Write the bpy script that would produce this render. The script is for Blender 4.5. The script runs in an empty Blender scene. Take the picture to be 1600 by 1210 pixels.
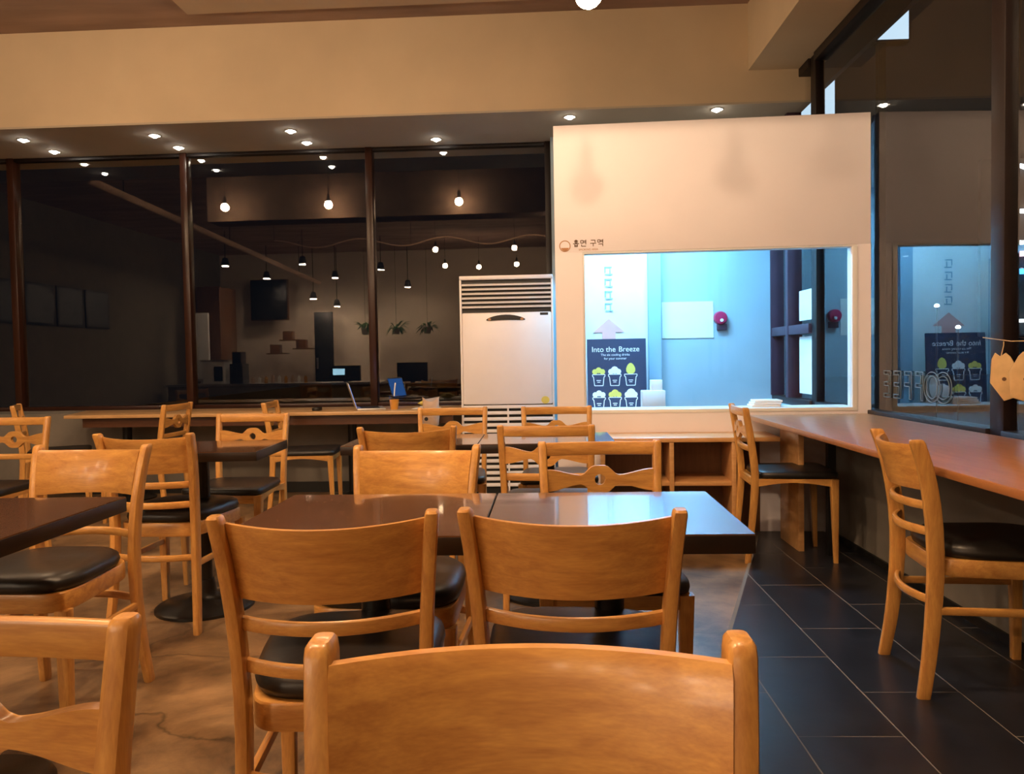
import bpy, bmesh, math, random
from mathutils import Vector, Matrix
random.seed(7)
scene = bpy.context.scene
C = scene.collection
PI = math.pi

# ------------------------------------------------------------------ camera
F_PX = 1230.0
CAM_H = 1.055
cam_data = bpy.data.cameras.new('camera')
cam_data.sensor_fit = 'HORIZONTAL'; cam_data.sensor_width = 36.0
cam_data.lens = F_PX / 1600.0 * 36.0
cam_data.clip_start = 0.02; cam_data.clip_end = 200
cam = bpy.data.objects.new('camera', cam_data); C.objects.link(cam)
yaw, pitch, roll = math.radians(2.04), math.radians(2.06), 0.0175
fwd = Vector((-math.sin(yaw)*math.cos(pitch), math.cos(yaw)*math.cos(pitch), -math.sin(pitch)))
r0 = Vector((math.cos(yaw), math.sin(yaw), 0)); u0 = r0.cross(fwd)
rr = r0*math.cos(roll) - u0*math.sin(roll); uu = u0*math.cos(roll) + r0*math.sin(roll)
m = Matrix.Identity(4)
for i in range(3):
    m[i][0] = rr[i]; m[i][1] = uu[i]; m[i][2] = -fwd[i]
m.translation = Vector((0, 0, CAM_H))
cam.matrix_world = m
scene.camera = cam

# ------------------------------------------------------------------ world, exposure
w = bpy.data.worlds.new('night'); scene.world = w; w.use_nodes = True
w.node_tree.nodes['Background'].inputs[0].default_value = (0.05, 0.07, 0.11, 1)
w.node_tree.nodes['Background'].inputs[1].default_value = 0.015
vs = scene.view_settings
vs.view_transform = 'Standard'; vs.look = 'None'; vs.gamma = 1.0; vs.use_curve_mapping = False
vs.exposure = 1.25
BULB_POWER = 150.0        # emission of each warm pendant bulb
SPOT_POWER = 40.0         # emission of each recessed downlight
BOOTH_POWER = 43.0        # emission of the cold light in the booth
WARM = (1.0, 0.69, 0.41)

# ------------------------------------------------------------------ materials
def new_mat(name):
    mt = bpy.data.materials.new(name); mt.use_nodes = True
    return mt, mt.node_tree, mt.node_tree.nodes['Principled BSDF']
def plain(name, col, rough=0.5, metal=0.0, var=0.08, scale=6.0, bump=0.0, coat=0.0, stretch=(1, 1, 1), spec=0.5):
    mt, nt, b = new_mat(name)
    tc = nt.nodes.new('ShaderNodeTexCoord'); mp = nt.nodes.new('ShaderNodeMapping'); mp.inputs['Scale'].default_value = stretch
    nz = nt.nodes.new('ShaderNodeTexNoise'); nz.inputs['Scale'].default_value = scale; nz.inputs['Detail'].default_value = 6
    cr = nt.nodes.new('ShaderNodeValToRGB')
    a = [max(0, c*(1-var)) for c in col]; z = [min(1, c*(1+var)) for c in col]
    cr.color_ramp.elements[0].color = (*a, 1); cr.color_ramp.elements[1].color = (*z, 1)
    cr.color_ramp.elements[0].position = .3; cr.color_ramp.elements[1].position = .7
    nt.links.new(tc.outputs['Object'], mp.inputs[0]); nt.links.new(mp.outputs[0], nz.inputs['Vector'])
    nt.links.new(nz.outputs['Fac'], cr.inputs[0]); nt.links.new(cr.outputs[0], b.inputs['Base Color'])
    b.inputs['Roughness'].default_value = rough; b.inputs['Metallic'].default_value = metal
    b.inputs['Specular IOR Level'].default_value = spec
    if coat: b.inputs['Coat Weight'].default_value = coat; b.inputs['Coat Roughness'].default_value = .12
    if bump:
        bp = nt.nodes.new('ShaderNodeBump'); bp.inputs['Strength'].default_value = bump; bp.inputs['Distance'].default_value = .01
        nt.links.new(nz.outputs['Fac'], bp.inputs['Height']); nt.links.new(bp.outputs[0], b.inputs['Normal'])
    return mt
def wood(name, c1, c2, stretch, rough=.32, coat=.25, scale=7.0, cro=.15):
    mt, nt, b = new_mat(name)
    tc = nt.nodes.new('ShaderNodeTexCoord'); mp = nt.nodes.new('ShaderNodeMapping'); mp.inputs['Scale'].default_value = stretch
    oi = nt.nodes.new('ShaderNodeObjectInfo')
    ad = nt.nodes.new('ShaderNodeVectorMath'); ad.operation = 'ADD'
    nt.links.new(tc.outputs['Object'], ad.inputs[0]); nt.links.new(oi.outputs['Random'], ad.inputs[1])
    nt.links.new(ad.outputs[0], mp.inputs[0])
    nz = nt.nodes.new('ShaderNodeTexNoise'); nz.inputs['Scale'].default_value = scale; nz.inputs['Detail'].default_value = 8; nz.inputs['Distortion'].default_value = .6
    n2 = nt.nodes.new('ShaderNodeTexNoise'); n2.inputs['Scale'].default_value = scale*6; n2.inputs['Detail'].default_value = 4
    nt.links.new(mp.outputs[0], nz.inputs['Vector']); nt.links.new(mp.outputs[0], n2.inputs['Vector'])
    mx = nt.nodes.new('ShaderNodeMix'); mx.data_type = 'FLOAT'; mx.inputs[0].default_value = .3
    nt.links.new(nz.outputs['Fac'], mx.inputs[2]); nt.links.new(n2.outputs['Fac'], mx.inputs[3])
    cr = nt.nodes.new('ShaderNodeValToRGB')
    cr.color_ramp.elements[0].color = (*c1, 1); cr.color_ramp.elements[1].color = (*c2, 1)
    cr.color_ramp.elements[0].position = .32; cr.color_ramp.elements[1].position = .68
    nt.links.new(mx.outputs[0], cr.inputs[0])
    hs = nt.nodes.new('ShaderNodeHueSaturation')
    mr = nt.nodes.new('ShaderNodeMapRange'); mr.inputs['To Min'].default_value = .9; mr.inputs['To Max'].default_value = 1.1
    nt.links.new(oi.outputs['Random'], mr.inputs[0]); nt.links.new(mr.outputs[0], hs.inputs['Value'])
    nt.links.new(cr.outputs[0], hs.inputs['Color']); nt.links.new(hs.outputs[0], b.inputs['Base Color'])
    b.inputs['Roughness'].default_value = rough
    b.inputs['Coat Weight'].default_value = coat; b.inputs['Coat Roughness'].default_value = cro
    return mt
def emit(name, col, s):
    mt = bpy.data.materials.new(name); mt.use_nodes = True; nt = mt.node_tree
    nt.nodes.clear()
    e = nt.nodes.new('ShaderNodeEmission'); o = nt.nodes.new('ShaderNodeOutputMaterial')
    e.inputs[0].default_value = (*col, 1); e.inputs[1].default_value = s
    nt.links.new(e.outputs[0], o.inputs[0]); return mt
def glass(name, ior=1.8, tint=(1, 1, 1), rough=0.0):
    # clear pane: mirror reflection by the Fresnel law on the front face of each side, straight through otherwise
    mt = bpy.data.materials.new(name); mt.use_nodes = True; nt = mt.node_tree
    nt.nodes.clear()
    o = nt.nodes.new('ShaderNodeOutputMaterial'); mx = nt.nodes.new('ShaderNodeMixShader')
    tr = nt.nodes.new('ShaderNodeBsdfTransparent'); gl = nt.nodes.new('ShaderNodeBsdfGlossy')
    tr.inputs[0].default_value = (*tint, 1); gl.inputs['Roughness'].default_value = rough
    fr = nt.nodes.new('ShaderNodeFresnel'); fr.inputs[0].default_value = ior
    ge = nt.nodes.new('ShaderNodeNewGeometry'); mu = nt.nodes.new('ShaderNodeMath'); mu.operation = 'MULTIPLY'
    su = nt.nodes.new('ShaderNodeMath'); su.operation = 'SUBTRACT'; su.inputs[0].default_value = 1
    nt.links.new(ge.outputs['Backfacing'], su.inputs[1])
    nt.links.new(fr.outputs[0], mu.inputs[0]); nt.links.new(su.outputs[0], mu.inputs[1])
    nt.links.new(mu.outputs[0], mx.inputs[0]); nt.links.new(tr.outputs[0], mx.inputs[1]); nt.links.new(gl.outputs[0], mx.inputs[2])
    nt.links.new(mx.outputs[0], o.inputs[0]); return mt

W1, W2 = (.48, .21, .055), (.72, .38, .10)
MAT = {
 'wood_h': wood('beech_across', W1, W2, (1.2, 6, 9)),
 'wood_v': wood('beech_upright', W1, W2, (8, 8, 1.2)),
 'wood_y': wood('beech_lengthwise', W1, W2, (9, 1.2, 6)),
 'pad': plain('black_vinyl', (.012, .010, .009), .38, var=.2, scale=30, bump=.06),
 'top': wood('dark_walnut_laminate', (.095, .040, .018), (.15, .066, .029), (1.5, 9, 9), rough=.22, coat=.75, scale=5, cro=.05),
 'edge': plain('table_edge_dark', (.016, .008, .005), .35),
 'iron': plain('black_cast_iron', (.008, .008, .008), .35),
 'bar': wood('bar_top_cherry', (.36, .135, .042), (.48, .20, .07), (8, 1, 8), rough=.34, coat=.08, scale=4),
 'barb': wood('bar_top_beech', (.56, .33, .14), (.68, .42, .2), (1, 8, 8), rough=.28, coat=.3, scale=4),
 'barapron': wood('bar_apron_walnut', (.07, .026, .012), (.11, .042, .018), (1, 8, 8), rough=.35, coat=.1),
 'shelf': wood('shelf_beech', (.55, .28, .10), (.68, .38, .16), (1, 7, 7), rough=.35),
 'mullion': plain('brown_painted_steel', (.035, .011, .006), .28, var=.1),
 'darkframe': plain('dark_painted_steel', (.010, .004, .004), .45),
 'beam': plain('warm_plaster', (.66, .54, .38), .85, var=.08, scale=1.4, bump=.05),
 'beamdark': plain('dark_concrete_beam', (.13, .085, .06), .9, var=.2),
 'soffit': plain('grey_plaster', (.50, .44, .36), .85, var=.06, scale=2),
 'ceil': plain('raw_concrete_ceiling', (.30, .20, .155), .9, var=.25, scale=2.2, bump=.1, stretch=(.5, 2, 1)),
 'ceil2': plain('painted_ceiling_panel', (.46, .35, .25), .9, var=.08, scale=2),
 'booth': plain('booth_cream_panel', (.87, .82, .88), .55, var=.03, scale=2),
 'white': plain('white_paint', (.80, .80, .80), .45, var=.03),
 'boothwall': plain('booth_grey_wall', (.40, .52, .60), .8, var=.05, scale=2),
 'boothcol': plain('booth_column_paint', (.30, .45, .58), .7, var=.04),
 'acwhite': plain('appliance_white', (.86, .80, .78), .3, var=.02),
 'black': plain('black_plastic', (.010, .010, .010), .4),
 'knee': plain('grey_cement_wall', (.19, .17, .145), .85, var=.22, scale=3, bump=.08),
 'base': plain('black_skirting', (.006, .006, .006), .5),
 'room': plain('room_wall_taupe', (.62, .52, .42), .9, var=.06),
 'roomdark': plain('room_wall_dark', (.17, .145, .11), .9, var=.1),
 'steel': plain('brushed_steel', (.5, .5, .5), .3, metal=1.0),
 'paper': plain('white_paper', (.86, .86, .84), .8, var=.02),
 'kraft': plain('kraft_paper', (.62, .42, .20), .75, var=.12, scale=18),
 'red': plain('red_plastic', (.45, .02, .09), .35),
 'navy': plain('poster_navy', (.020, .035, .085), .6),
 'purpleframe': plain('aubergine_window_frame', (.07, .035, .06), .45),
 'brown_ink': plain('brown_ink', (.10, .045, .015), .7),
 'tan_ink': plain('tan_ink', (.45, .22, .10), .7),
 'pink': plain('pink_sticker', (.75, .38, .36), .6),
 'yellow': plain('yellow_print', (.75, .62, .12), .6),
 'whiteink': plain('white_print', (.85, .85, .85), .6),
 'green': plain('plant_leaf', (.03, .09, .02), .5, var=.3),
 'asphalt': plain('asphalt', (.012, .012, .013), .9, var=.3, scale=8),
 'canopy': plain('canopy_dark', (.01, .01, .012), .8),
 'glass': glass('window_glass', 2.0),
 'clear': glass('booth_glass', 1.5),
 'etch': plain('etched_letters', (.14, .18, .20), .6),
 'alu': plain('laptop_alu', (.62, .60, .58), .35, metal=.6),
 'amber': plain('amber_tea', (.65, .30, .05), .2),
 'beige': plain('beige_cloth', (.55, .38, .27), .85, var=.1, scale=20),
 'cab': wood('brown_cabinet', (.12, .05, .02), (.17, .075, .032), (8, 8, 1)),
 'bulb': emit('bulb_glow', WARM, BULB_POWER*.7),
 'bulbfront': emit('bulb_glow_front_row', WARM, BULB_POWER*1.15),
 'bulbsoft': emit('bulb_glow_second_row', WARM, BULB_POWER*.34),
 'bulbhigh': emit('bulb_glow_ceiling_row', WARM, 520.0),
 'spot': emit('downlight_glow', (1.0, .90, .75), SPOT_POWER),
 'cold': emit('booth_light_glow', (.24, .65, 1.0), BOOTH_POWER),
 'sign': emit('backlit_sign_face', (.60, .82, 1.0), .5),
 'neonw': emit('neon_white', (.8, .95, 1.0), 2.5),
 'neonb': emit('neon_blue', (.05, .35, 1.0), 2.0),
 'neong': emit('neon_green', (.1, .9, .5), 1.5),
 'neonp': emit('neon_pink', (1.0, .4, .5), 1.5),
 'screen': emit('laptop_screen_blue', (.08, .28, .9), 1.0),
 'display': emit('till_display', (.45, .8, 1.0), 3.0),
 'trackglow': emit('track_spot_glow', (1.0, .74, .5), 330.0),
}
# polished concrete floor
def floor_mat():
    mt, nt, b = new_mat('polished_concrete_floor')
    tc = nt.nodes.new('ShaderNodeTexCoord')
    nz = nt.nodes.new('ShaderNodeTexNoise'); nz.inputs['Scale'].default_value = 2.6; nz.inputs['Detail'].default_value = 9; nz.inputs['Roughness'].default_value = .7; nz.inputs['Distortion'].default_value = .35
    cr = nt.nodes.new('ShaderNodeValToRGB')
    cr.color_ramp.elements[0].color = (.060, .030, .013, 1); cr.color_ramp.elements[1].color = (.36, .22, .105, 1)
    cr.color_ramp.elements[0].position = .34; cr.color_ramp.elements[1].position = .66
    vo = nt.nodes.new('ShaderNodeTexVoronoi'); vo.feature = 'DISTANCE_TO_EDGE'; vo.inputs['Scale'].default_value = .55
    wv = nt.nodes.new('ShaderNodeVectorMath'); wv.operation = 'ADD'
    n2 = nt.nodes.new('ShaderNodeTexNoise'); n2.inputs['Scale'].default_value = 2.5; n2.inputs['Detail'].default_value = 5
    sc_ = nt.nodes.new('ShaderNodeVectorMath'); sc_.operation = 'SCALE'; sc_.inputs['Scale'].default_value = .5
    nt.links.new(tc.outputs['Object'], nz.inputs['Vector']); nt.links.new(tc.outputs['Object'], n2.inputs['Vector'])
    nt.links.new(n2.outputs['Color'], sc_.inputs[0]); nt.links.new(tc.outputs['Object'], wv.inputs[0]); nt.links.new(sc_.outputs[0], wv.inputs[1])
    nt.links.new(wv.outputs[0], vo.inputs['Vector'])
    lt = nt.nodes.new('ShaderNodeMapRange'); lt.inputs['From Max'].default_value = .006; lt.inputs['To Min'].default_value = .45
    nt.links.new(vo.outputs['Distance'], lt.inputs[0])
    mx = nt.nodes.new('ShaderNodeMix'); mx.data_type = 'RGBA'; mx.blend_type = 'MULTIPLY'; mx.inputs[0].default_value = 1
    nt.links.new(nz.outputs['Fac'], cr.inputs[0]); nt.links.new(cr.outputs[0], mx.inputs[6]); nt.links.new(lt.outputs[0], mx.inputs[7])
    nt.links.new(mx.outputs[2], b.inputs['Base Color'])
    rg = nt.nodes.new('ShaderNodeMapRange'); rg.inputs['To Min'].default_value = .28; rg.inputs['To Max'].default_value = .5
    nt.links.new(nz.outputs['Fac'], rg.inputs[0]); nt.links.new(rg.outputs[0], b.inputs['Roughness'])
    return mt
MAT['floor'] = floor_mat()
MAT['tile'] = plain('slate_tile', (.014, .016, .023), .30, var=.3, scale=7, bump=.08)
MAT['grout'] = plain('pale_grout', (.20, .18, .16), .9)

# ------------------------------------------------------------------ mesh helpers
class MB:
    def __init__(s): s.v = []; s.f = []
    def box(s, x0, x1, y0, y1, z0, z1, M=None):
        n = len(s.v)
        for z in (z0, z1):
            for (x, y) in ((x0, y0), (x1, y0), (x1, y1), (x0, y1)):
                p = Vector((x, y, z)); s.v.append(M @ p if M else p)
        s.f += [tuple(n+i for i in q) for q in ((3, 2, 1, 0), (4, 5, 6, 7), (0, 1, 5, 4), (1, 2, 6, 5), (2, 3, 7, 6), (3, 0, 4, 7))]
        return s
    def loft(s, rings, cap=True, closed=False):
        n0 = len(s.v); k = len(rings[0])
        for r in rings: s.v += [Vector(p) for p in r]
        R = len(rings)
        for i in range(R if closed else R-1):
            a = n0+i*k; b = n0+((i+1) % R)*k
            for j in range(k):
                s.f.append((a+j, a+(j+1) % k, b+(j+1) % k, b+j))
        if cap and not closed:
            s.f.append(tuple(n0+j for j in reversed(range(k)))); s.f.append(tuple(n0+(R-1)*k+j for j in range(k)))
        return s
    def lathe(s, prof, cx=0, cy=0, n=24):
        rings = [[(cx+r*math.cos(2*PI*j/n), cy+r*math.sin(2*PI*j/n), z) for j in range(n)] for (r, z) in prof]
        return s.loft(rings)
    def tube(s, pts, r, n=8):
        pts = [Vector(p) for p in pts]; rings = []
        up = Vector((0, 0, 1))
        for i, p in enumerate(pts):
            t = (pts[min(i+1, len(pts)-1)]-pts[max(i-1, 0)]).normalized()
            a = t.cross(up) if abs(t.dot(up)) < .95 else t.cross(Vector((1, 0, 0)))
            a.normalize(); b = a.cross(t)
            rad = r[i] if isinstance(r, (list, tuple)) else r
            rings.append([p+a*rad*math.cos(2*PI*j/n)+b*rad*math.sin(2*PI*j/n) for j in range(n)])
        return s.loft(rings)
    def prism(s, poly, z0, z1):
        return s.loft([[(x, y, z0) for x, y in poly], [(x, y, z1) for x, y in poly]])
    def plate(s, poly, M, t):      # poly in local xy extruded by t along local z, then placed by M
        return s.loft([[M @ Vector((x, y, 0)) for x, y in poly], [M @ Vector((x, y, t)) for x, y in poly]])
    def build(s, name, mat, parent=None, M=None, bevel=0.0, seg=2, smooth=35):
        me = bpy.data.meshes.new(name)
        vs_ = [M @ p for p in s.v] if M else s.v
        me.from_pydata([tuple(p) for p in vs_], [], s.f)
        bm = bmesh.new(); bm.from_mesh(me)
        bmesh.ops.recalc_face_normals(bm, faces=bm.faces)
        if bevel:
            ed = [e for e in bm.edges if len(e.link_faces) == 2 and e.calc_face_angle(0) > math.radians(40)]
            bmesh.ops.bevel(bm, geom=ed, offset=bevel, segments=seg, profile=.5, affect='EDGES', clamp_overlap=True)
        bm.to_mesh(me); bm.free()
        if smooth:
            for p in me.polygons: p.use_smooth = True
            me.set_sharp_from_angle(angle=math.radians(smooth))
        me.materials.append(MAT[mat] if isinstance(mat, str) else mat)
        o = bpy.data.objects.new(name, me); C.objects.link(o)
        if parent: o.parent = parent
        return o
def box(name, mat, x0, x1, y0, y1, z0, z1, parent=None, M=None, bevel=0.0):
    return MB().box(x0, x1, y0, y1, z0, z1).build(name, mat, parent, M, bevel)
def tag(o, label, cat, group=None):
    o['label'] = label; o['category'] = cat
    if group: o['group'] = group
    return o
def struct(o): o['kind'] = 'structure'; return o
def thing(name, label, cat, loc=(0, 0, 0), rz=0.0, group=None):
    o = bpy.data.objects.new(name, None); C.objects.link(o); o.empty_display_size = .05
    o.location = loc; o.rotation_euler = (0, 0, rz)
    return tag(o, label, cat, group)
def empty_struct(name, M=None):
    o = bpy.data.objects.new(name, None); C.objects.link(o)
    if M: o.matrix_world = M
    return struct(o)
def dup(root, loc, rz, label, group=None):
    r = root.copy(); C.objects.link(r); r.scale = (1, 1, 1); r.location = loc; r.rotation_euler = (0, 0, rz); r['label'] = label
    if group: r['group'] = group
    for ch in list(root.children):
        c = ch.copy(); C.objects.link(c); c.parent = r
        for g in list(ch.children):
            d = g.copy(); C.objects.link(d); d.parent = c
    return r
def rrect(w_, h_, r, n=3):
    pts = []
    for cx, cy, a0 in ((w_/2-r, h_/2-r, 0), (-w_/2+r, h_/2-r, 90), (-w_/2+r, -h_/2+r, 180), (w_/2-r, -h_/2+r, 270)):
        for i in range(n):
            a = math.radians(a0+90*i/(n-1)); pts.append((cx+r*math.cos(a), cy+r*math.sin(a)))
    return pts
def interp(tab, z):
    if z <= tab[0][0]: return tab[0][1:]
    for i in range(len(tab)-1):
        a, b = tab[i], tab[i+1]
        if z <= b[0]:
            t = (z-a[0])/(b[0]-a[0])
            p0 = tab[max(i-1, 0)]; p3 = tab[min(i+2, len(tab)-1)]
            out = []
            for k in range(1, len(a)):
                m1 = (b[k]-p0[k])/max(b[0]-p0[0], 1e-6)*(b[0]-a[0]); m2 = (p3[k]-a[k])/max(p3[0]-a[0], 1e-6)*(b[0]-a[0])
                out.append((2*t**3-3*t*t+1)*a[k]+(t**3-2*t*t+t)*m1+(-2*t**3+3*t*t)*b[k]+(t**3-t*t)*m2)
            return out
    return tab[-1][1:]
def text_mesh(name, body, size, mat, parent, M, extrude=.0008, outline=0.0, spacing=1.0):
    cu = bpy.data.curves.new(name, 'FONT'); cu.body = body; cu.size = size; cu.align_x = 'CENTER'; cu.align_y = 'CENTER'
    cu.space_character = spacing
    if outline: cu.fill_mode = 'NONE'; cu.bevel_depth = outline; cu.bevel_resolution = 0
    else: cu.extrude = extrude
    tmp = bpy.data.objects.new('tmp', cu); C.objects.link(tmp)
    dg = bpy.context.evaluated_depsgraph_get()
    me = bpy.data.meshes.new_from_object(tmp.evaluated_get(dg))
    bpy.data.objects.remove(tmp)
    me.transform(M); me.materials.clear(); me.materials.append(MAT[mat])
    o = bpy.data.objects.new(name, me); C.objects.link(o)
    if parent: o.parent = parent
    return o

# ------------------------------------------------------------------ frames of the place
GLASS_Y = 6.75
BACK = Matrix.Translation((0, GLASS_Y, 0)) @ Matrix.Rotation(-0.018, 4, 'Z')      # back facade: local y = 0 is the glass
BOOTH = Matrix.Translation((1.93, 4.66, 0)) @ Matrix.Rotation(-0.055, 4, 'Z')     # booth: local x from -1.83 to 0, front at y = 0
bn = (BACK.to_3x3() @ Vector((0, 1, 0))).normalized(); bp0 = BACK.translation
def seen(x, d, h):        # the real place of a thing whose mirror image in the back glass stands at (x, d, h)
    p = Vector((x, d, h)); return p - bn*(2*(p-bp0).dot(bn))
GX = 1.96                 # right glass wall
CEIL = 3.60
LEFTX, REARY = -7.9, -4.6

# ------------------------------------------------------------------ the setting
fl = struct(box('floor', 'floor', LEFTX-.2, GX-.3, REARY-.2, 7.2, -.12, 0))
# slate tiles along the right side, cut along a slanting border
grout = struct(MB().prism([(.02, 1.0), (1.66, 1.0), (1.66, 4.9), (1.35, 4.9)], .0005, .004).build('trim_1', 'grout'))
def clip(poly, a, b, c):   # keep a*x+b*y+c >= 0
    out = []
    for i in range(len(poly)):
        p, q = poly[i], poly[(i+1) % len(poly)]
        dp, dq = a*p[0]+b*p[1]+c, a*q[0]+b*q[1]+c
        if dp >= 0: out.append(p)
        if (dp >= 0) != (dq >= 0):
            t = dp/(dp-dq); out.append((p[0]+t*(q[0]-p[0]), p[1]+t*(q[1]-p[1])))
    return out
xs = [.10, .395, .69, .98, 1.275, 1.57]
for ci in range(len(xs)-1 + 1):
    x0 = xs[ci]; x1 = xs[ci+1] if ci+1 < len(xs) else 1.66
    off = .29 if ci % 2 else 0.0
    for rj in range(8):
        y0 = 1.0 + rj*.575 - off; y1 = y0+.575
        y0 = max(y0, 1.0); y1 = min(y1, 4.9)
        if y1-y0 < .05: continue
        g = .0022
        poly = [(x0+g, y0+g), (x1-g, y0+g), (x1-g, y1-g), (x0+g, y1-g)]
        poly = clip(poly, 1.0, -.341, .305)       # border line x = .341 y - .305
        if len(poly) < 3: continue
        ar = abs(sum(poly[i][0]*poly[(i+1) % len(poly)][1]-poly[(i+1) % len(poly)][0]*poly[i][1] for i in range(len(poly))))/2
        if ar < .002: continue
        MB().prism(poly, -.001, .0046+random.uniform(-.0006, .0006)).build('tile', 'tile', fl, bevel=0)

struct(box('ceiling', 'ceil', LEFTX-.2, GX+.2, REARY-.2, 7.2, CEIL, CEIL+.15))
struct(MB().box(-2.45, 1.55, -1.05, -.17, CEIL-.05, CEIL).build('trim_2', 'ceil2', M=BACK @ Matrix.Translation((0, 0, 0)) @ Matrix.Translation((0, -1.0, 0))))
# back beam, its soffit over the glass
struct(MB().box(-8, 2.02, -.86, .35, 2.895, CEIL).build('trim_3', 'beam', M=BACK))
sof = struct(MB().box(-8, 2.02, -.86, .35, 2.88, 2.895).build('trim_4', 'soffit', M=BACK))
# right beam over the side glass
struct(MB().box(1.55, 2.06, REARY, 6.0, 3.12, CEIL).build('trim_5', 'beam'))
# knee walls and skirting
struct(MB().box(-7.6, .12, -.47, .2, 0, .665).build('wall_back', 'knee', M=BACK))
struct(MB().box(-7.6, .1, -.482, -.47, 0, .085).build('baseboard_back', 'base', M=BACK))
struct(box('wall_right', 'knee', 1.66, GX+.12, REARY, 4.62, 0, .665))
struct(box('baseboard_right', 'base', 1.648, 1.66, REARY, 4.6, 0, .04))
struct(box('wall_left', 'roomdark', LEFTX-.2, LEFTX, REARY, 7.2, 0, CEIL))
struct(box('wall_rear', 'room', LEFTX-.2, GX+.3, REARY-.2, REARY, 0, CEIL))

# back windows
mx_list = [-7.4, -6.1, -4.60, -3.05, -1.43, .10]
for i in range(len(mx_list)-1):
    a, b = mx_list[i], mx_list[i+1]
    wn = empty_struct('window_%d' % (i+1), BACK)
    MB().box(a+.025, b-.025, -.006, .006, .70, 2.85).build('pane', 'glass', wn, smooth=0)
    MB().box(a-.03, a+.03, -.05, .05, .665, 2.88).build('mullion', 'mullion', wn, bevel=.004)
    MB().box(a+.03, b-.03, -.035, .035, .665, .70).build('sill_rail', 'mullion', wn, bevel=.004)
    MB().box(a+.03, b-.03, -.035, .035, 2.85, 2.88).build('head_rail', 'darkframe', wn, bevel=.004)
    if i == len(mx_list)-2: MB().box(b-.03, b+.03, -.05, .05, .665, 2.88).build('mullion', 'darkframe', wn, bevel=.004)
# right glass wall
my = [-4.5, -2.9, -.9, 1.25, 3.39, 5.60, 6.66]
for i in range(len(my)-1):
    a, b = my[i], my[i+1]
    wn = empty_struct('window_%d' % (i+6))
    MB().box(GX-.006, GX+.006, a+.05, b-.05, .72, 3.06).build('pane', 'glass', wn, smooth=0)
    MB().box(GX-.035, GX+.03, a-.05, a+.05, .665, 3.12).build('mullion', 'darkframe', wn, bevel=.005)
    MB().box(GX-.05, GX+.05, a+.055, b-.055, 3.06, 3.12).build('head_rail', 'darkframe', wn, bevel=.005)
    MB().box(GX-.05, GX+.05, a+.055, b-.055, .665, .72).build('sill_rail', 'darkframe', wn, bevel=.005)
    if i == len(my)-2:
        MB().box(GX-.055, GX+.055, a+.055, b-.055, 1.20, 1.27).build('middle_rail', 'purpleframe', wn, bevel=.004)
        MB().box(GX-.06, GX+.05, a+.5, a+.56, .72, 3.06).build('casement_stile', 'purpleframe', wn, bevel=.004)
        MB().box(GX-.06, GX+.05, b-.12, b-.04, .72, 3.06).build('casement_stile', 'purpleframe', wn, bevel=.004)
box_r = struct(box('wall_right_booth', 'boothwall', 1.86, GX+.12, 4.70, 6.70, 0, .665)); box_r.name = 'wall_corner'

# ------------------------------------------------------------------ smoking booth
BW = -1.83
b_front = empty_struct('wall_booth_front', BOOTH)
wx0, wx1, wz0, wz1 = -1.665, -.075, .715, 1.685
f = MB()
f.box(BW, wx0, 0, .06, 0, 2.44); f.box(wx1, 0, 0, .06, 0, 2.44)
MB().box(BW, 0, 0, .06, wz1, 2.44).build('upper_panel', 'booth', b_front, bevel=.002)
MB().box(BW, wx0, 0, .06, 0, wz1).build('side_panel', 'booth', b_front)
MB().box(wx1, 0, 0, .06, 0, wz1).build('side_panel', 'booth', b_front)
MB().box(wx0, wx1, 0, .06, 0, wz0).build('lower_panel', 'booth', b_front)
fr = MB(); t = .022
fr.box(wx0, wx1, -.004, .085, wz0, wz0+t); fr.box(wx0, wx1, .004, .085, wz1-t*.5, wz1)
fr.box(wx0, wx0+t*.5, .004, .085, wz0+t, wz1-t*.5); fr.box(wx1-t*1.4, wx1, -.004, .085, wz0+t, wz1-t*.5)
fr.build('window_frame', 'white', b_front, bevel=.002)
MB().box(wx0+t*.5, wx1-t*1.4, .030, .036, wz0+t, wz1-t*.5).build('pane', 'clear', b_front, smooth=0)
# side wall of the booth with a tall glass strip
b_side = empty_struct('wall_booth_side', BOOTH)
MB().box(BW, BW+.05, .06, .16, 0, 2.44).build('post', 'booth', b_side)
MB().box(BW, BW+.05, .16, 1.80, 1.80, 2.44).build('upper_panel', 'booth', b_side)
MB().box(BW, BW+.05, .16, 1.80, 0, .5).build('lower_panel', 'booth', b_side)
MB().box(BW+.02, BW+.03, .16, 1.80, .5, 1.80).build('pane', 'clear', b_side, smooth=0)
MB().box(BW, BW+.05, 1.80, 1.90, 0, 2.44).build('post', 'boothcol', b_side)
struct(MB().box(BW, 0, .06, 1.92, 2.40, 2.44).build('ceiling_booth', 'white', M=BOOTH))
struct(MB().box(.12, 2.02, -.16, -.06, 0, 2.88).build('wall_booth_rear', 'boothwall', M=BACK))
struct(MB().box(.90, 1.0, -.26, -.16, 0, 2.40).build('trim_6', 'boothcol', M=BACK))
struct(MB().box(.18, .90, -.19, -.16, .62, 2.40).build('trim_7', 'white', M=BACK))
ld = thing('ledge', 'white ledge along the back wall inside the blue-lit booth', 'ledge')
MB().box(.30, 1.02, -.62, -.27, .60, .64).build('ledge_top', 'white', ld, M=BACK, bevel=.004)
MB().box(.31, 1.00, -.60, -.28, 0, .60).build('ledge_body', 'white', ld, M=BACK, bevel=.004)
# cold light on the booth ceiling
bl = thing('booth_light', 'bright cold ceiling light inside the glazed booth', 'light')
MB().box(-1.60, -.75, 1.0, 1.35, 2.37, 2.40).build('housing', 'white', bl, M=BOOTH, bevel=.004)
MB().box(-1.58, -.77, 1.02, 1.33, 2.362, 2.37).build('diffuser', 'cold', bl, M=BOOTH, smooth=0)

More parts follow.
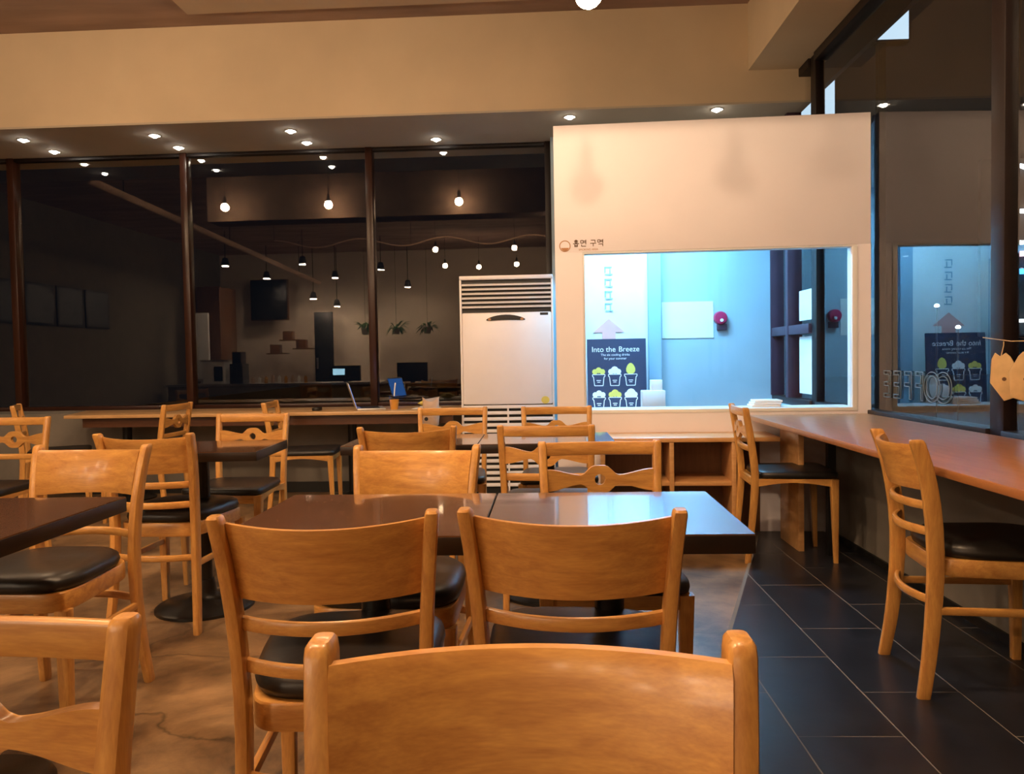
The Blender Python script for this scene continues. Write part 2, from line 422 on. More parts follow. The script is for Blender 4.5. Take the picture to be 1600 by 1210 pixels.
# booth wall sign: emblem, hangul letters and a small line below
sg = thing('booth_sign', 'small brown smoking area lettering with round emblem on booth front', 'sign')
SM = BOOTH @ Matrix.Translation((-1.615, -.0005, 1.728)) @ Matrix.Rotation(PI/2, 4, 'X')   # local x right, y up, z towards viewer
def ring(mb, cx, cy, r1, r2, M, t_, a0=0, a1=360, n=28):
    for i in range(n):
        p, q = math.radians(a0+(a1-a0)*i/n), math.radians(a0+(a1-a0)*(i+1)/n)
        mb.plate([(cx+r1*math.cos(p), cy+r1*math.sin(p)), (cx+r2*math.cos(p), cy+r2*math.sin(p)), (cx+r2*math.cos(q), cy+r2*math.sin(q)), (cx+r1*math.cos(q), cy+r1*math.sin(q))], M, t_)
mb = MB(); ring(mb, -.155, -.004, .029, .034, SM, .001)
seg_ = [(-.155+.026*math.cos(math.radians(a)), -.006+.026*math.sin(math.radians(a))) for a in range(200, 341, 14)]
mb.plate(seg_, SM, .001); mb.build('emblem', 'tan_ink', sg, smooth=0)
def strokes(rects, ox, oy, s, name):
    q = MB()
    for (x0, y0, x1, y1) in rects:
        q.plate([(ox+x0*s, oy+y0*s), (ox+x1*s, oy+y0*s), (ox+x1*s, oy+y1*s), (ox+x0*s, oy+y1*s)], SM, .001)
    return q
S_ = .040; T = .11
def h(x0, x1, y): return (x0, y-T/2, x1, y+T/2)
def v(x, y0, y1): return (x-T/2, y0, x+T/2, y1)
gl_heup = [h(.35, .65, .98), h(.2, .8, .86), h(.34, .66, .76), h(.34, .66, .58), v(.34, .58, .76), v(.66, .58, .76), h(.05, .95, .46), v(.3, .0, .36), v(.7, .0, .36), h(.3, .7, .2), h(.3, .7, .04)]
gl_yeon = [h(.1, .45, .92), h(.1, .45, .52), v(.1, .52, .92), v(.45, .52, .92), v(.85, .32, 1.02), h(.5, .85, .82), h(.5, .85, .62), v(.22, .02, .32), h(.22, .88, .05)]
gl_gu = [h(.15, .8, .92), v(.78, .56, .92), h(.05, .95, .46), v(.5, 0, .46)]
gl_yeok = [h(.1, .45, .94), h(.1, .45, .6), v(.1, .6, .94), v(.45, .6, .94), v(.85, .42, 1.02), h(.5, .85, .86), h(.5, .85, .68), h(.2, .88, .32), v(.85, 0, .32)]
for k, (gname, gly, ox) in enumerate((('letter', gl_heup, -.108), ('letter', gl_yeon, -.064), ('letter', gl_gu, -.006), ('letter', gl_yeok, .037))):
    strokes(gly, ox, -.010, S_, gname).build(gname, 'brown_ink', sg, smooth=0)
text_mesh('small_lettering', 'SMOKING AREA', .016, 'tan_ink', sg, SM @ Matrix.Translation((-.015, -.028, 0)))

# things inside the booth
RW = BACK @ Matrix.Translation((0, -.162, 0)) @ Matrix.Rotation(PI/2, 4, 'X')     # rear wall face, local x right, y up, z to viewer
nt_ = tag(MB().plate([(1.02, 1.20), (1.44, 1.20), (1.44, 1.50), (1.02, 1.50)], RW, .004).build('notice_sheet', 'paper', smooth=0), 'plain white notice sheet taped to the booth back wall', 'notice')
al = thing('fire_alarm', 'round red fire alarm on the blue booth wall beside the notice', 'alarm')
RWm = lambda x, z: RW @ Matrix.Translation((x, z, 0))
mbx = MB(); mbx.lathe([(.0, 0), (.055, 0), (.055, .03), (.048, .045), (0, .05)], n=20); mbx.build('bell', 'red', al, M=RWm(1.495, 1.36))
MB().lathe([(0, .05), (.014, .05), (.012, .062), (0, .065)], n=12).build('lamp', 'whiteink', al, M=RWm(1.50, 1.34))
MB().box(-.03, .05, -.10, -.05, 0, .03).build('box', 'purpleframe', al, M=RWm(1.495, 1.36), bevel=.004)
ps = thing('poster_board', 'dark blue drinks poster with six potted drawings inside the booth', 'poster')
PM = BACK @ Matrix.Translation((.625, -.40, .64)) @ Matrix.Rotation(PI/2-.06, 4, 'X')
MB().plate([(-.235, 0), (.235, 0), (.235, .56), (-.235, .56)], PM, .012).build('board', 'navy', ps, smooth=0)
PT = PM @ Matrix.Translation((0, 0, .0122))
for wd_, wx_ in (('Into', -.150), ('the', -.045), ('Breeze', .100)): text_mesh('title_word', wd_, .060, 'whiteink', ps, PT @ Matrix.Translation((wx_, .475, 0)), .0006)
text_mesh('subtitle', 'The six cooling drinks', .026, 'whiteink', ps, PT @ Matrix.Translation((-.01, .432, 0)), .0006)
text_mesh('subtitle', 'for your summer', .026, 'whiteink', ps, PT @ Matrix.Translation((-.01, .402, 0)), .0006)
for r_ in range(2):
    for c_ in range(3):
        cx, cy = -.145+c_*.128, .215-r_*.185
        q = MB(); wl = .006
        def ln(a, b, q=q):
            a = Vector(a); b = Vector(b); d = (b-a).normalized(); n = Vector((-d.y, d.x))*wl/2
            q.plate([tuple(a+n), tuple(a-n), tuple(b-n), tuple(b+n)], PT, .001)
        P = [(-.05, .06), (-.05, .045), (-.042, .04), (-.034, -.03), (.034, -.03), (.042, .04), (.05, .045), (.05, .06)]
        P = [(cx+x, cy+y) for x, y in P]
        for i in range(len(P)): ln(P[i], P[(i+1) % len(P)])
        ln((cx-.018, cy+.012), (cx+.018, cy+.012)); ln((cx-.012, cy-.002), (cx+.012, cy-.002))
        q.build('pot_drawing', 'whiteink', ps, smooth=0)
        q = MB()
        if r_ == 0 and c_ == 2:
            q.plate([(cx+.036*math.sin(a)*(1-.25*math.cos(a)), cy+.105+.045*math.cos(a)) for a in [2*PI*k/16 for k in range(16)]], PT, .001)
        else:
            for dx, rr_ in ((-.03, .022), (.0, .024+.006*c_), (.03, .022)):
                q.plate([(cx+dx+rr_*math.cos(a), cy+.082+(.012 if dx == 0 else 0)+rr_*math.sin(a)) for a in [2*PI*k/12 for k in range(12)]], PT, .001+.0004*(dx == 0))
        q.build('plant_drawing', 'yellow' if (r_+c_) % 2 == 0 else 'paper', ps, smooth=0)
ar = thing('arrow_sign', 'faint pink arrow sticker above the blue poster in the booth', 'sign')
AM = BACK @ Matrix.Translation((.58, -.195, 1.20)) @ Matrix.Rotation(PI/2, 4, 'X')
MB().plate([(-.13, .06), (0, .17), (.13, .06), (.055, .06), (.055, 0), (-.055, 0), (-.055, .06)], AM, .002).build('arrow', 'pink', ar, smooth=0)
for k in range(4):
    q = MB(); y = .23+k*.10
    for rct in ((-.03, .06, .03, .07), (-.03, .02, -.02, .07), (-.025, .0, .035, .01), (.01, .0, .02, .05)):
        q.plate([(rct[0], y+rct[1]), (rct[2], y+rct[1]), (rct[2], y+rct[3]), (rct[0], y+rct[3])], AM, .0015)
    q.build('letter', 'boothcol', ar, smooth=0)
wb = thing('paper_holder', 'white box with a smaller block on top beside the blue poster', 'box')
MB().box(.80, .98, -.62, -.50, .64, .79).build('body', 'white', wb, M=BACK, bevel=.006)
MB().box(.87, .96, -.60, -.52, .79, .87).build('block', 'paper', wb, M=BACK, bevel=.004)
wp = thing('paper_stack', 'low stack of white paper towels on booth window sill', 'paper')
for k in range(3):
    MB().box(-.66+.01*k, -.49+.006*k, .10, .24, .737+.014*k, .750+.014*k).build('sheet_block', 'paper', wp, M=BOOTH, bevel=.003)
struct(MB().box(wx0, wx1, .085, .26, .715, .737).build('trim_8', 'white', M=BOOTH))
for k, (z0, z1, lab) in enumerate(((1.30, 1.52, 'small white printed film high on the booth side window'), (.76, 1.18, 'tall white printed film low on the booth side window'))):
    fm = tag(box('window_film', 'sign' if False else 'paper', GX-.012, GX-.007, 5.70, 5.98, z0, z1), lab, 'film')

# ------------------------------------------------------------------ floor standing air conditioner
ac = thing('air_conditioner', 'tall white floor standing air conditioner beside the cream booth', 'air conditioner', BACK @ Vector((-.225, -.87, 0)), -.018)
aw = .345
MB().box(-aw, aw, 0, .34, .05, 1.67).build('body_core', 'black', ac)
MB().box(-aw-.003, aw+.003, -.03, .345, 1.645, 1.675).build('top_cap', 'acwhite', ac, bevel=.006)
MB().box(-aw-.003, -aw+.012, -.028, .345, .03, 1.645).build('side_panel', 'acwhite', ac, bevel=.003)
MB().box(aw-.012, aw+.003, -.028, .345, .03, 1.645).build('side_panel', 'acwhite', ac, bevel=.003)
for k in range(6):
    z = 1.60-k*.033
    q = MB(); q.loft([[(x, -.026, z), (x, -.028, z+.010), (x, -.008, z+.017), (x, -.004, z+.007)] for x in (-aw+.012, aw-.012)])
    q.build('louver', 'steel' if False else 'acwhite', ac)
MB().box(-aw+.012, aw-.012, -.035, 0, .715, 1.40).build('front_panel', 'acwhite', ac, bevel=.012)
cp = [(.145*math.cos(a), .020*math.sin(a)+.018*(1-(math.cos(a))**2)) for a in [2*PI*k/28 for k in range(28)]]
ACF = Matrix.Translation((-.005, -.035, 1.345)) @ Matrix.Rotation(PI/2, 4, 'X')
cpo = MB().plate(cp, ACF, .006).build('control_panel', 'black', ac)
for dx in (-.12, .12):
    MB().plate([(dx+.012*math.cos(a), .004+.010*math.sin(a)) for a in [2*PI*k/12 for k in range(12)]], ACF @ Matrix.Translation((0, 0, .006)), .002).build('button', 'tan_ink', cpo)
MB().plate([(.255, .03), (.315, .03), (.315, .048), (.255, .048)], ACF, .002).build('badge', 'black', ac, smooth=0)
MB().plate([(.285+.03*math.cos(a), -.60+.028*math.sin(a)) for a in [2*PI*k/20 for k in range(20)]], ACF, .0015).build('sticker', 'yellow', ac, smooth=0)
for k in range(14):
    z = .685-k*.045
    MB().box(-aw+.012, aw-.012, -.03, 0, z, z+.024).build('grille_slat', 'acwhite', ac, bevel=.003)
MB().box(-.006, .006, -.032, -.004, .06, .71).build('grille_bar', 'acwhite', ac)
MB().box(-aw, aw, 0, .34, 0, .05).build('plinth', 'black', ac)

# ------------------------------------------------------------------ chairs
def arc_bar(z, hx, yb, sag, hgt, thk, n=12, r=.006, hook=0.0):
    rings = []
    sec = rrect(thk, hgt, min(r, thk/2*.95, hgt/2*.95))
    for i in range(n+1):
        u_ = -1+2*i/n
        y = yb-sag*(1-u_*u_)
        dy = 2*sag*u_/hx
        nx, ny = -dy, 1.0; L = math.hypot(nx, ny); nx /= L; ny /= L
        rings.append([(u_*hx+a*nx, y+a*ny, z+b) for a, b in sec])
    return MB().loft(rings)
POST_A = [(0, .182, -.236), (.16, .172, -.212), (.38, .166, -.196), (.55, .170, -.203), (.70, .180, -.229), (.795, .188, -.260)]
POST_B = [(0, .172, -.235), (.20, .170, -.212), (.43, .172, -.196), (.60, .176, -.213), (.79, .182, -.245)]
def post_mesh(tab, side, wx, wy, top):
    zs = [0, .006, .05, .12, .2, .3, .38, .45, .53, .6, .66, .72, top-.03, top-.012, top-.004, top]
    rings = []
    for z in zs:
        x, y = interp(tab, z)
        ty = wy*(.78 if z < .02 else .78+.22*min(1, z/.36)) if z < .36 else wy*(1-.12*max(0, (z-.6)/.2))
        k = 1.0
        if z > top-.012: k = .93 if z < top-.002 else .72
        if z == 0: k = .9
        sec = rrect(wx*k, ty*k, .008*k)
        rings.append([(side*x+a, y+b, z) for a, b in sec])
    return MB().loft(rings)
def pad_mesh(hw_r, hw_f, yr, yf, z0, layers, ex):
    rings = []; n = 36
    cy = (yr+yf)/2; hy = (yf-yr)/2
    for z, s in layers:
        ring_ = []
        for j in range(n):
            a = 2*PI*j/n
            cx_ = math.copysign(abs(math.cos(a))**(2/ex), math.cos(a)); sy = math.copysign(abs(math.sin(a))**(2/ex), math.sin(a))
            hw = hw_r+(hw_f-hw_r)*(sy+1)/2
            ring_.append((cx_*(hw-(1-s)*.16), cy+sy*(hy-(1-s)*.16), z0+z))
        rings.append(ring_)
    return MB().loft(rings)
def leg_mesh(x0, y0, z0, w0, x1, y1, z1, w1):
    return MB().loft([[(x0+a, y0+b, z0) for a, b in rrect(w0, w0, .005)], [(x1+a, y1+b, z1) for a, b in rrect(w1, w1, .006)]])
def bar_between(p, q, w_, h_):
    p = Vector(p); q = Vector(q); d = (q-p).normalized(); side = d.cross(Vector((0, 0, 1))).normalized(); up = side.cross(d)
    return MB().loft([[c+side*a+up*b for a, b in rrect(w_, h_, min(w_, h_)*.3)] for c in (p, q)])
def make_panel_chair():
    t_ = thing('panel_back_chair', 'x', 'chair')
    for s in (-1, 1): post_mesh(POST_A, s, .025, .050, .792).build('back_post', 'wood_v', t_)
    rings = []; n = 16
    for i in range(n+1):
        u_ = -1+2*i/n; ring_ = []
        zz = [.632, .655, .70, .74, .766, .776]
        arc = .058*(1-u_*u_)
        for side_, seq in ((.010, zz), (-.010, zz[::-1])):
            for z in seq:
                x, y = interp(POST_A, z); x -= .011
                k = .6 if z in (zz[0], zz[-1]) else 1
                zt = z - (.006*(1-u_*u_) if z > .7 else -.0)
                ring_.append((u_*x, y+.013+side_*k-arc, zt))
        rings.append(ring_)
    MB().loft(rings).build('backrest_panel', 'wood_h', t_)
    for z in (.585, .505):
        x, y = interp(POST_A, z); arc_bar(z, x-.008, y+.008, .055, .027, .018, r=.008).build('back_slat', 'wood_h', t_)
    pad_mesh(.172, .205, -.185, .225, .425, [(0, .90), (.004, .97), (.018, 1.0), (.034, .975), (.046, .88), (.052, .70), (.054, .40)], 3.6).build('seat_pad', 'pad', t_, smooth=60)
    fr_ = MB()
    x, y = interp(POST_A, .40)
    pad_mesh(.166, .196, -.190, .215, .372, [(0, .985), (.004, 1.0), (.050, 1.0), (.054, .985)], 6.0).build('seat_frame', 'wood_h', t_)
    for s in (-1, 1):
        leg_mesh(s*.178, .188, 0, .028, s*.176, .184, .376, .038).build('front_leg', 'wood_v', t_)
        bar_between((s*.171, -.205, .27), (s*.176, .178, .27), .016, .024).build('side_stretcher', 'wood_y', t_)
    x, y = interp(POST_A, .295); arc_bar(.295, x-.006, y+.004, .040, .026, .016, r=.007).build('rear_stretcher', 'wood_h', t_)
    return t_
def make_cutout_chair():
    t_ = thing('cutout_back_chair', 'x', 'chair')
    for s in (-1, 1): post_mesh(POST_B, s, .027, .038, .79).build('back_post', 'wood_v', t_)
    x, y = interp(POST_B, .765); arc_bar(.765, x-.008, y, .016, .042, .020, r=.006).build('top_rail', 'wood_h', t_)
    zc = .668; xh, yc = interp(POST_B, zc); xh -= .008; R, rh, th = .040, .017, .018
    def half(xx):
        a = abs(xx)/xh
        base = .0135+.014*(1-math.cos(PI*min(1, max(0, (a-.30)/.7))))*.75
        lobe = math.sqrt(max(0, R*R-xx*xx)) if abs(xx) < R else 0
        bump_ = .0135+(.044-.0135)*math.exp(-(xx/.036)**4)**.5
        return max(base, min(bump_, .044)) if abs(xx) < .09 else base
    def ypos(xx): return yc-.016*(1-(xx/xh)**2)
    q = MB()
    def band(x0, x1, lo, hi, n):
        rings = []
        for i in range(n+1):
            xx = x0+(x1-x0)*i/n; a, b = lo(xx), hi(xx); yy = ypos(xx)
            rings.append([(xx, yy-th/2, zc+a), (xx, yy+th/2, zc+a), (xx, yy+th/2, zc+b), (xx, yy-th/2, zc+b)])
        q.loft(rings)
    band(-xh, -rh, lambda x_: -half(x_), half, 14); band(rh, xh, lambda x_: -half(x_), half, 14)
    hole = lambda x_: math.sqrt(max(0, rh*rh-x_*x_))
    band(-rh, rh, lambda x_: hole(x_)+.0004, half, 12); band(-rh, rh, lambda x_: -half(x_), lambda x_: -hole(x_)-.0004, 12)
    q.build('cutout_rail', 'wood_h', t_)
    x, y = interp(POST_B, .578); arc_bar(.578, x-.008, y, .014, .030, .018, r=.006).build('lower_rail', 'wood_h', t_)
    pad_mesh(.180, .205, -.180, .220, .428, [(0, .93), (.004, .985), (.016, 1.0), (.028, .985), (.034, .93), (.037, .75), (.038, .4)], 7.0).build('seat_pad', 'pad', t_, smooth=60)
    x, y = interp(POST_B, .40)
    for s in (-1, 1):
        # side apron, arched below
        rings = []
        for i in range(13):
            u_ = i/12; yy = -.195+u_*.375; lo = .388+.022*math.sin(PI*u_)
            xx = s*(.172+.012*u_)
            rings.append([(xx-.010, yy, lo), (xx+.010, yy, lo), (xx+.010, yy, .428), (xx-.010, yy, .428)])
        MB().loft(rings).build('side_apron', 'wood_y', t_)
        leg_mesh(s*.176, .196, 0, .022, s*.184, .186, .426, .040).build('front_leg', 'wood_v', t_)
    MB().box(-.17, .17, -.205, -.187, .385, .426).build('rear_apron', 'wood_h', t_, bevel=.004)
    MB().box(-.17, .17, .178, .196, .385, .426).build('front_apron', 'wood_h', t_, bevel=.004)
    return t_
A0, B0 = make_panel_chair(), make_cutout_chair()
usedA = usedB = False
# (kind, x, y of the back posts' tops, facing angle in degrees (0 = away from camera), label)
CHAIRS = [
 ('A', -.014, .70, 180, 'large panel-back chair filling the bottom centre, facing the camera', 'chairs at the camera table'),
 ('B', -.625, .81, 180, 'cut-out back chair cropped by the bottom left corner', 'chairs at the camera table'),
 ('A', -.380, 1.35, 5, 'panel-back chair left of the two backing onto the main dark table', 'chairs at the main table'),
 ('A', .050, 1.365, -4, 'panel-back chair right of the two backing onto the main dark table', 'chairs at the main table'),
 ('A', -.385, 2.43, 176, 'panel-back chair across the main dark table, facing the camera', 'chairs at the main table'),
 ('B', .185, 2.50, 181, 'cut-out back chair across the main dark table near its blue-lit end', 'chairs at the main table'),
 ('A', -.535, 3.12, 2, 'panel-back chair with its back turned, partly hidden behind the main table chairs', 'chairs at the middle table'),
 ('B', .020, 3.12, -4, 'cut-out back chair with its back turned, just behind the main table', 'chairs at the middle table'),
 ('B', -.490, 4.38, 181, 'cut-out back chair in front of the air conditioner grille', 'chairs at the middle table'),
 ('B', .088, 4.34, 180, 'cut-out back chair in front of the cream booth corner', 'chairs at the middle table'),
 ('A', -1.50, 2.58, 178, 'panel-back chair beyond the cropped left table, black seat towards the camera', 'chairs at the left tables'),
 ('A', -1.535, 2.98, -3, 'panel-back chair with its back turned beside the black pedestal', 'chairs at the left tables'),
 ('B', -1.525, 4.12, 179, 'cut-out back chair beyond the small left table, facing the camera', 'chairs at the left tables'),
 ('B', -1.86, 5.35, -84, 'cut-out back chair pulled sideways at back bar, facing the air conditioner', 'chairs at the back bar'),
 ('B', -2.48, 5.30, 88, 'cut-out back chair seen edge-on at back bar, facing left', 'chairs at the back bar'),
 ('B', -2.82, 4.12, 180, 'nearer of the two cut-out chairs cropped by the left edge', 'chairs at the left tables'),
 ('B', -3.72, 5.45, -62, 'farther of the two cut-out chairs cropped by the left edge', 'chairs at the back bar'),
 ('A', 1.140, 2.575, -96, 'panel-back chair pushed up to the window bar at the right edge', 'chairs at the window bar'),
 ('B', 1.035, 4.16, -93, 'cut-out back chair pushed under the window bar beside the booth', 'chairs at the window bar'),
]
for kd, x, y, ang, lab, grp in CHAIRS:
    src = A0 if kd == 'A' else B0
    a = math.radians(ang); yt = -.260 if kd == 'A' else -.245
    loc = Vector((x, y, 0)) - Matrix.Rotation(a, 3, 'Z') @ Vector((0, yt, 0))
    if (kd == 'A' and not usedA) or (kd == 'B' and not usedB):
        src.location = loc; src.rotation_euler = (0, 0, a); src['label'] = lab; src['group'] = grp
        if kd == 'A': usedA = True
        else: usedB = True
    else: dup(src, loc, a, lab, grp)
A0.scale = (1, 1, 1.016)

# ------------------------------------------------------------------ tables
def make_table(wd, dp, hgt, label, loc, rz=0, group=None):
    t_ = thing('pedestal_table', label, 'table', loc, rz, group)
    MB().box(-wd/2, wd/2, -dp/2, dp/2, hgt-.003, hgt).build('table_top', 'top', t_)
    MB().box(-wd/2-.0015, wd/2+.0015, -dp/2-.0015, dp/2+.0015, hgt-.040, hgt-.003).build('top_edge', 'edge', t_, bevel=.002)
    MB().lathe([(.0, 0), (.205, 0), (.205, .012), (.19, .022), (.075, .040), (.050, .060), (.046, .10), (.040, .125), (0, .125)], n=36).build('foot', 'iron', t_, smooth=50)
    MB().lathe([(.034, .12), (.034, hgt-.06)], n=24).build('column', 'iron', t_, smooth=50)
    q = MB(); q.box(-.2, .2, -.025, .025, hgt-.058, hgt-.040); q.box(-.025, .025, -.2, .2, hgt-.0575, hgt-.0405); q.build('bracket', 'iron', t_)
    return t_
make_table(.541, .50, .70, 'dark table with the blue reflection, right half of the joined main table', (.153, 1.815, 0), -.012, 'joined main tables')
make_table(.541, .50, .70, 'dark table behind the left panel-back chair, left half of the joined main table', (-.394, 1.822, 0), -.012, 'joined main tables')
make_table(.60, .50, .70, 'dark table cropped by the left edge in front of a panel-back chair', (-1.425, 1.83, 0), 0)
make_table(.62, .46, .70, 'small dark table on black pedestal left of the main table', (-1.47, 3.34, 0), .05)
make_table(.575, .46, .70, 'dark table behind the main table, right one of the joined pair', (.025, 3.50, 0), 0, 'joined middle tables')
make_table(.575, .46, .70, 'dark table behind the main table, left one of the joined pair', (-.555, 3.50, 0), 0, 'joined middle tables')

# back bar
bb = thing('back_bar', 'long beech topped bar along the dark back window', 'bar')
MB().prism([(-3.52, -1.10), (-.60, -1.10), (-.60, -.486), (-3.72, -.486)], .665, .69).build('bar_top', 'barb', bb, M=BACK, bevel=.003)
MB().box(-3.40, -.62, -1.06, -1.03, .595, .665).build('apron', 'barapron', bb, M=BACK)
for x in (-3.25, -1.45):
    MB().lathe([(0, 0), (.2, 0), (.2, .012), (.06, .03), (.035, .05), (.035, .665)], n=24).build('pedestal', 'iron', bb, M=BACK @ Matrix.Translation((x, -.72, 0)))
# window bar on the right
rb = thing('window_bar', 'long cherry wood bar top along the right hand window', 'bar')
MB().box(1.215, 1.90, -1.0, 4.655, .672, .70).build('bar_top', 'bar', rb, bevel=.004)
for y in (.6, 4.12):
    MB().box(1.48, 1.52, y-.02, y+.02, 0, .672).build('steel_leg', 'iron', rb)
MB().box(1.36, 1.39, 4.20, 4.52, 0, .672).build('end_panel', 'shelf', rb, bevel=.003)
# low shelf unit under the booth window
ls = thing('shelf_unit', 'low open beech shelf unit under the booth window', 'shelf', BOOTH.translation, -.055)
MB().box(-1.60, -.60, -.345, -.005, .575, .60).build('shelf_top', 'shelf', ls, bevel=.003)
for x in (-1.58, -1.20, -.86):
    MB().box(x, x+.025, -.34, -.01, 0, .575).build('upright', 'shelf', ls, bevel=.002)
for x0, x1 in ((-1.555, -1.20), (-1.175, -.86)):
    MB().box(x0, x1, -.33, -.01, .33, .352).build('shelf_board', 'shelf', ls, bevel=.002)
MB().box(-1.555, -.64, -.012, -.006, .0, .575).build('back_panel', 'cab', ls)

# ------------------------------------------------------------------ things on the back bar
lp = thing('laptop', 'open silver laptop seen edge-on upon the back bar', 'laptop', BACK @ Vector((-1.38, -.86, .69)), math.radians(106))
MB().box(-.15, .15, -.21, 0, 0, .014).build('base', 'alu', lp, bevel=.004)
MB().box(-.13, .13, -.17, -.03, .014, .016).build('keyboard', 'black', lp)
LM = Matrix.Translation((0, .0, .012)) @ Matrix.Rotation(-.30, 4, 'X')
ldo = MB().box(-.15, .15, 0, .006, 0, .20).build('lid', 'alu', lp, M=LM, bevel=.002)
MB().box(-.138, .138, -.0015, 0, .012, .188).build('screen', 'screen', ldo, M=LM)
cupm = thing('iced_drink', 'amber iced drink in a clear cup with a straw beside the laptop', 'drink', BACK @ Vector((-1.08, -.90, .69)))
MB().lathe([(0, 0), (.028, 0), (.036, .075), (0, .075)], n=20).build('tea', 'amber', cupm)
MB().lathe([(0, .076), (.037, .076), (.040, .10), (.041, .10), (.041, .105), (0, .108)], n=20).build('lid', 'clear', cupm)
MB().tube([(0, 0, .1), (.006, 0, .16), (.012, 0, .20)], .005).build('straw', 'whiteink', cupm)
tag(MB().prism(rrect(.06, .10, .02), .69, .715).build('computer_mouse', 'black', M=BACK @ Matrix.Translation((-1.66, -.93, 0)), bevel=.006), 'small black mouse on the back bar left of the laptop', 'mouse')
tag(MB().box(-.95, -.75, -.90, -.72, .69, .692).build('paper_sheet', 'paper', M=BACK, bevel=0), 'white paper sheet lying on back bar right of the drink', 'paper')
yw = thing('snack_wrapper', 'crumpled yellow snack wrapper on back bar near beige pouch', 'wrapper', BACK @ Vector((-.88, -.62, .69)))
q = MB(); rings = []
for i in range(9):
    u_ = i/8; wv_ = .02+.028*math.sin(PI*u_); rings.append([(-.07+.14*u_, wv_*math.cos(a)*(1+.2*math.sin(7*u_+a*2)), .028+.026*math.sin(a)*math.sin(PI*u_)*(1+.25*math.sin(5*a+9*u_))) for a in [2*PI*k/10 for k in range(10)]])
q.loft(rings).build('pack', 'yellow', yw)
MB().box(-.05, .05, -.03, .03, 0, .004).build('napkin', 'paper', yw)
bg = thing('pouch', 'beige cloth pouch with a dark eyelet at the front edge of back bar', 'pouch', BACK @ Vector((-.765, -1.145, .575)))
q = MB(); rings = []
for z, w_, d_ in ((0, .035, .02), (.015, .055, .032), (.09, .062, .036), (.15, .058, .03), (.185, .06, .018), (.20, .062, .010)):
    rings.append([(w_*math.cos(a), d_*math.sin(a), z+(.018*math.cos(2*a) if z > .18 else 0)) for a in [2*PI*k/24 for k in range(24)]])
q.loft(rings).build('bag', 'beige', bg, smooth=60)
MB().lathe([(0, 0), (.014, 0), (.014, .006), (0, .006)], n=14).build('eyelet', 'black', bg, M=Matrix.Translation((-.03, -.028, .06)) @ Matrix.Rotation(PI/2, 4, 'X'))
MB().tube([(-.03, 0, .18), (-.025, .03, .19), (0, .06, .132), (.025, .03, .19), (.03, 0, .18)], .004).build('strap', 'beige', bg)

# ------------------------------------------------------------------ lights
def bulb(p, label, grp, big=1.0, gm='bulb'):
    t_ = thing('pendant_bulb', label, 'light', p, 0, grp)
    r = .05*big
    MB().lathe([(.001, -r)] + [(r*math.sin(a), -r*math.cos(a)) for a in [PI*k/9 for k in range(1, 8)]] + [(.018, r*.93), (.001, r*.95)], n=14).build('globe', gm, t_, smooth=80)
    MB().lathe([(.0, r*.9), (.02, r*.9), (.02, r*1.25+.06), (.008, r*1.25+.075), (0, r*1.25+.075)], n=12).build('socket', 'black', t_)
    MB().tube([(0, 0, r*1.25+.07), (0, 0, CEIL-p[2])], .003, 6).build('cord', 'black', t_)
    return t_
# each bulb stands where its image in the back glass shows it
bulb((.235, 3.45, 2.615), 'glowing bare pendant bulb cropped by the top edge of the photo', 'pendant bulbs', 1.2, 'bulbsoft')
bulb(seen(-3.88, 9.75, 3.0), 'pendant bulb reflected leftmost of the three in the upper back window', 'pendant bulbs', 1.0, 'bulbfront')
bulb(seen(-2.58, 9.75, 3.0), 'pendant bulb reflected in the middle of the three in upper back window', 'pendant bulbs', 1.0, 'bulbfront')
bulb(seen(-.96, 9.75, 3.0), 'pendant bulb reflected rightmost of the three in the upper back window', 'pendant bulbs', 1.0, 'bulbfront')
for bx_, by_, nm_ in ((-2.15, 1.50, 'left'), (-1.10, 1.65, 'middle'), (.15, 1.65, 'right')):
    bulb((bx_, by_, 3.36), nm_+' one of the high bulbs over the front tables, outside the picture', 'ceiling bulbs over the tables', 1.0, 'bulbhigh')
bulb(seen(-1.80, 13.9, 3.0), 'pendant bulb reflected upper left in the cluster above the air conditioner', 'pendant bulbs', 1.0, 'bulbsoft')
bulb(seen(-.41, 13.9, 3.0), 'pendant bulb reflected upper right in the cluster above the air conditioner', 'pendant bulbs', 1.0, 'bulbsoft')
bulb(seen(-1.92, 16.3, 3.0), 'pendant bulb reflected lower left in the cluster above the air conditioner', 'pendant bulbs')
bulb(seen(-1.22, 16.3, 2.96), 'pendant bulb reflected lower middle in the cluster above the air conditioner', 'pendant bulbs')
bulb(seen(-.44, 16.3, 3.0), 'pendant bulb reflected lower right in the cluster above the air conditioner', 'pendant bulbs')
def downlight(x, dy, label):
    p = BACK @ Vector((x, dy, 2.88))
    t_ = thing('downlight', label, 'light', p, 0, 'soffit downlights')
    q = MB(); n = 20
    rings = [[(r*math.cos(2*PI*j/n), r*math.sin(2*PI*j/n), z) for j in range(n)] for r, z in ((.030, -.001), (.042, -.006), (.046, -.004), (.046, .0), (.030, .0))]
    q.loft(rings, closed=True).build('trim_ring', 'white', t_)
    MB().lathe([(.001, -.022), (.010, -.020), (.019, -.015), (.025, -.008), (.027, -.001), (.001, -.001)], n=16).build('lens', 'spot', t_, smooth=70)
SPOTS = [(-4.10, -.58, 'soffit downlight at the far left, front one of its pair'), (-4.08, -.22, 'soffit downlight at the far left, rear one of its pair'),
 (-3.02, -.58, 'soffit downlight second from the left, front one of its pair'), (-3.00, -.22, 'soffit downlight second from the left, rear one of its pair'),
 (-1.92, -.58, 'soffit downlight of the right pair, front one'), (-1.90, -.24, 'soffit downlight of the right pair, rear one'),
 (-.82, -.22, 'single soffit downlight above the air conditioner'), (.27, -.70, 'soffit downlight above the cream booth left corner'), (1.36, -.76, 'soffit downlight above the middle of the cream booth')]
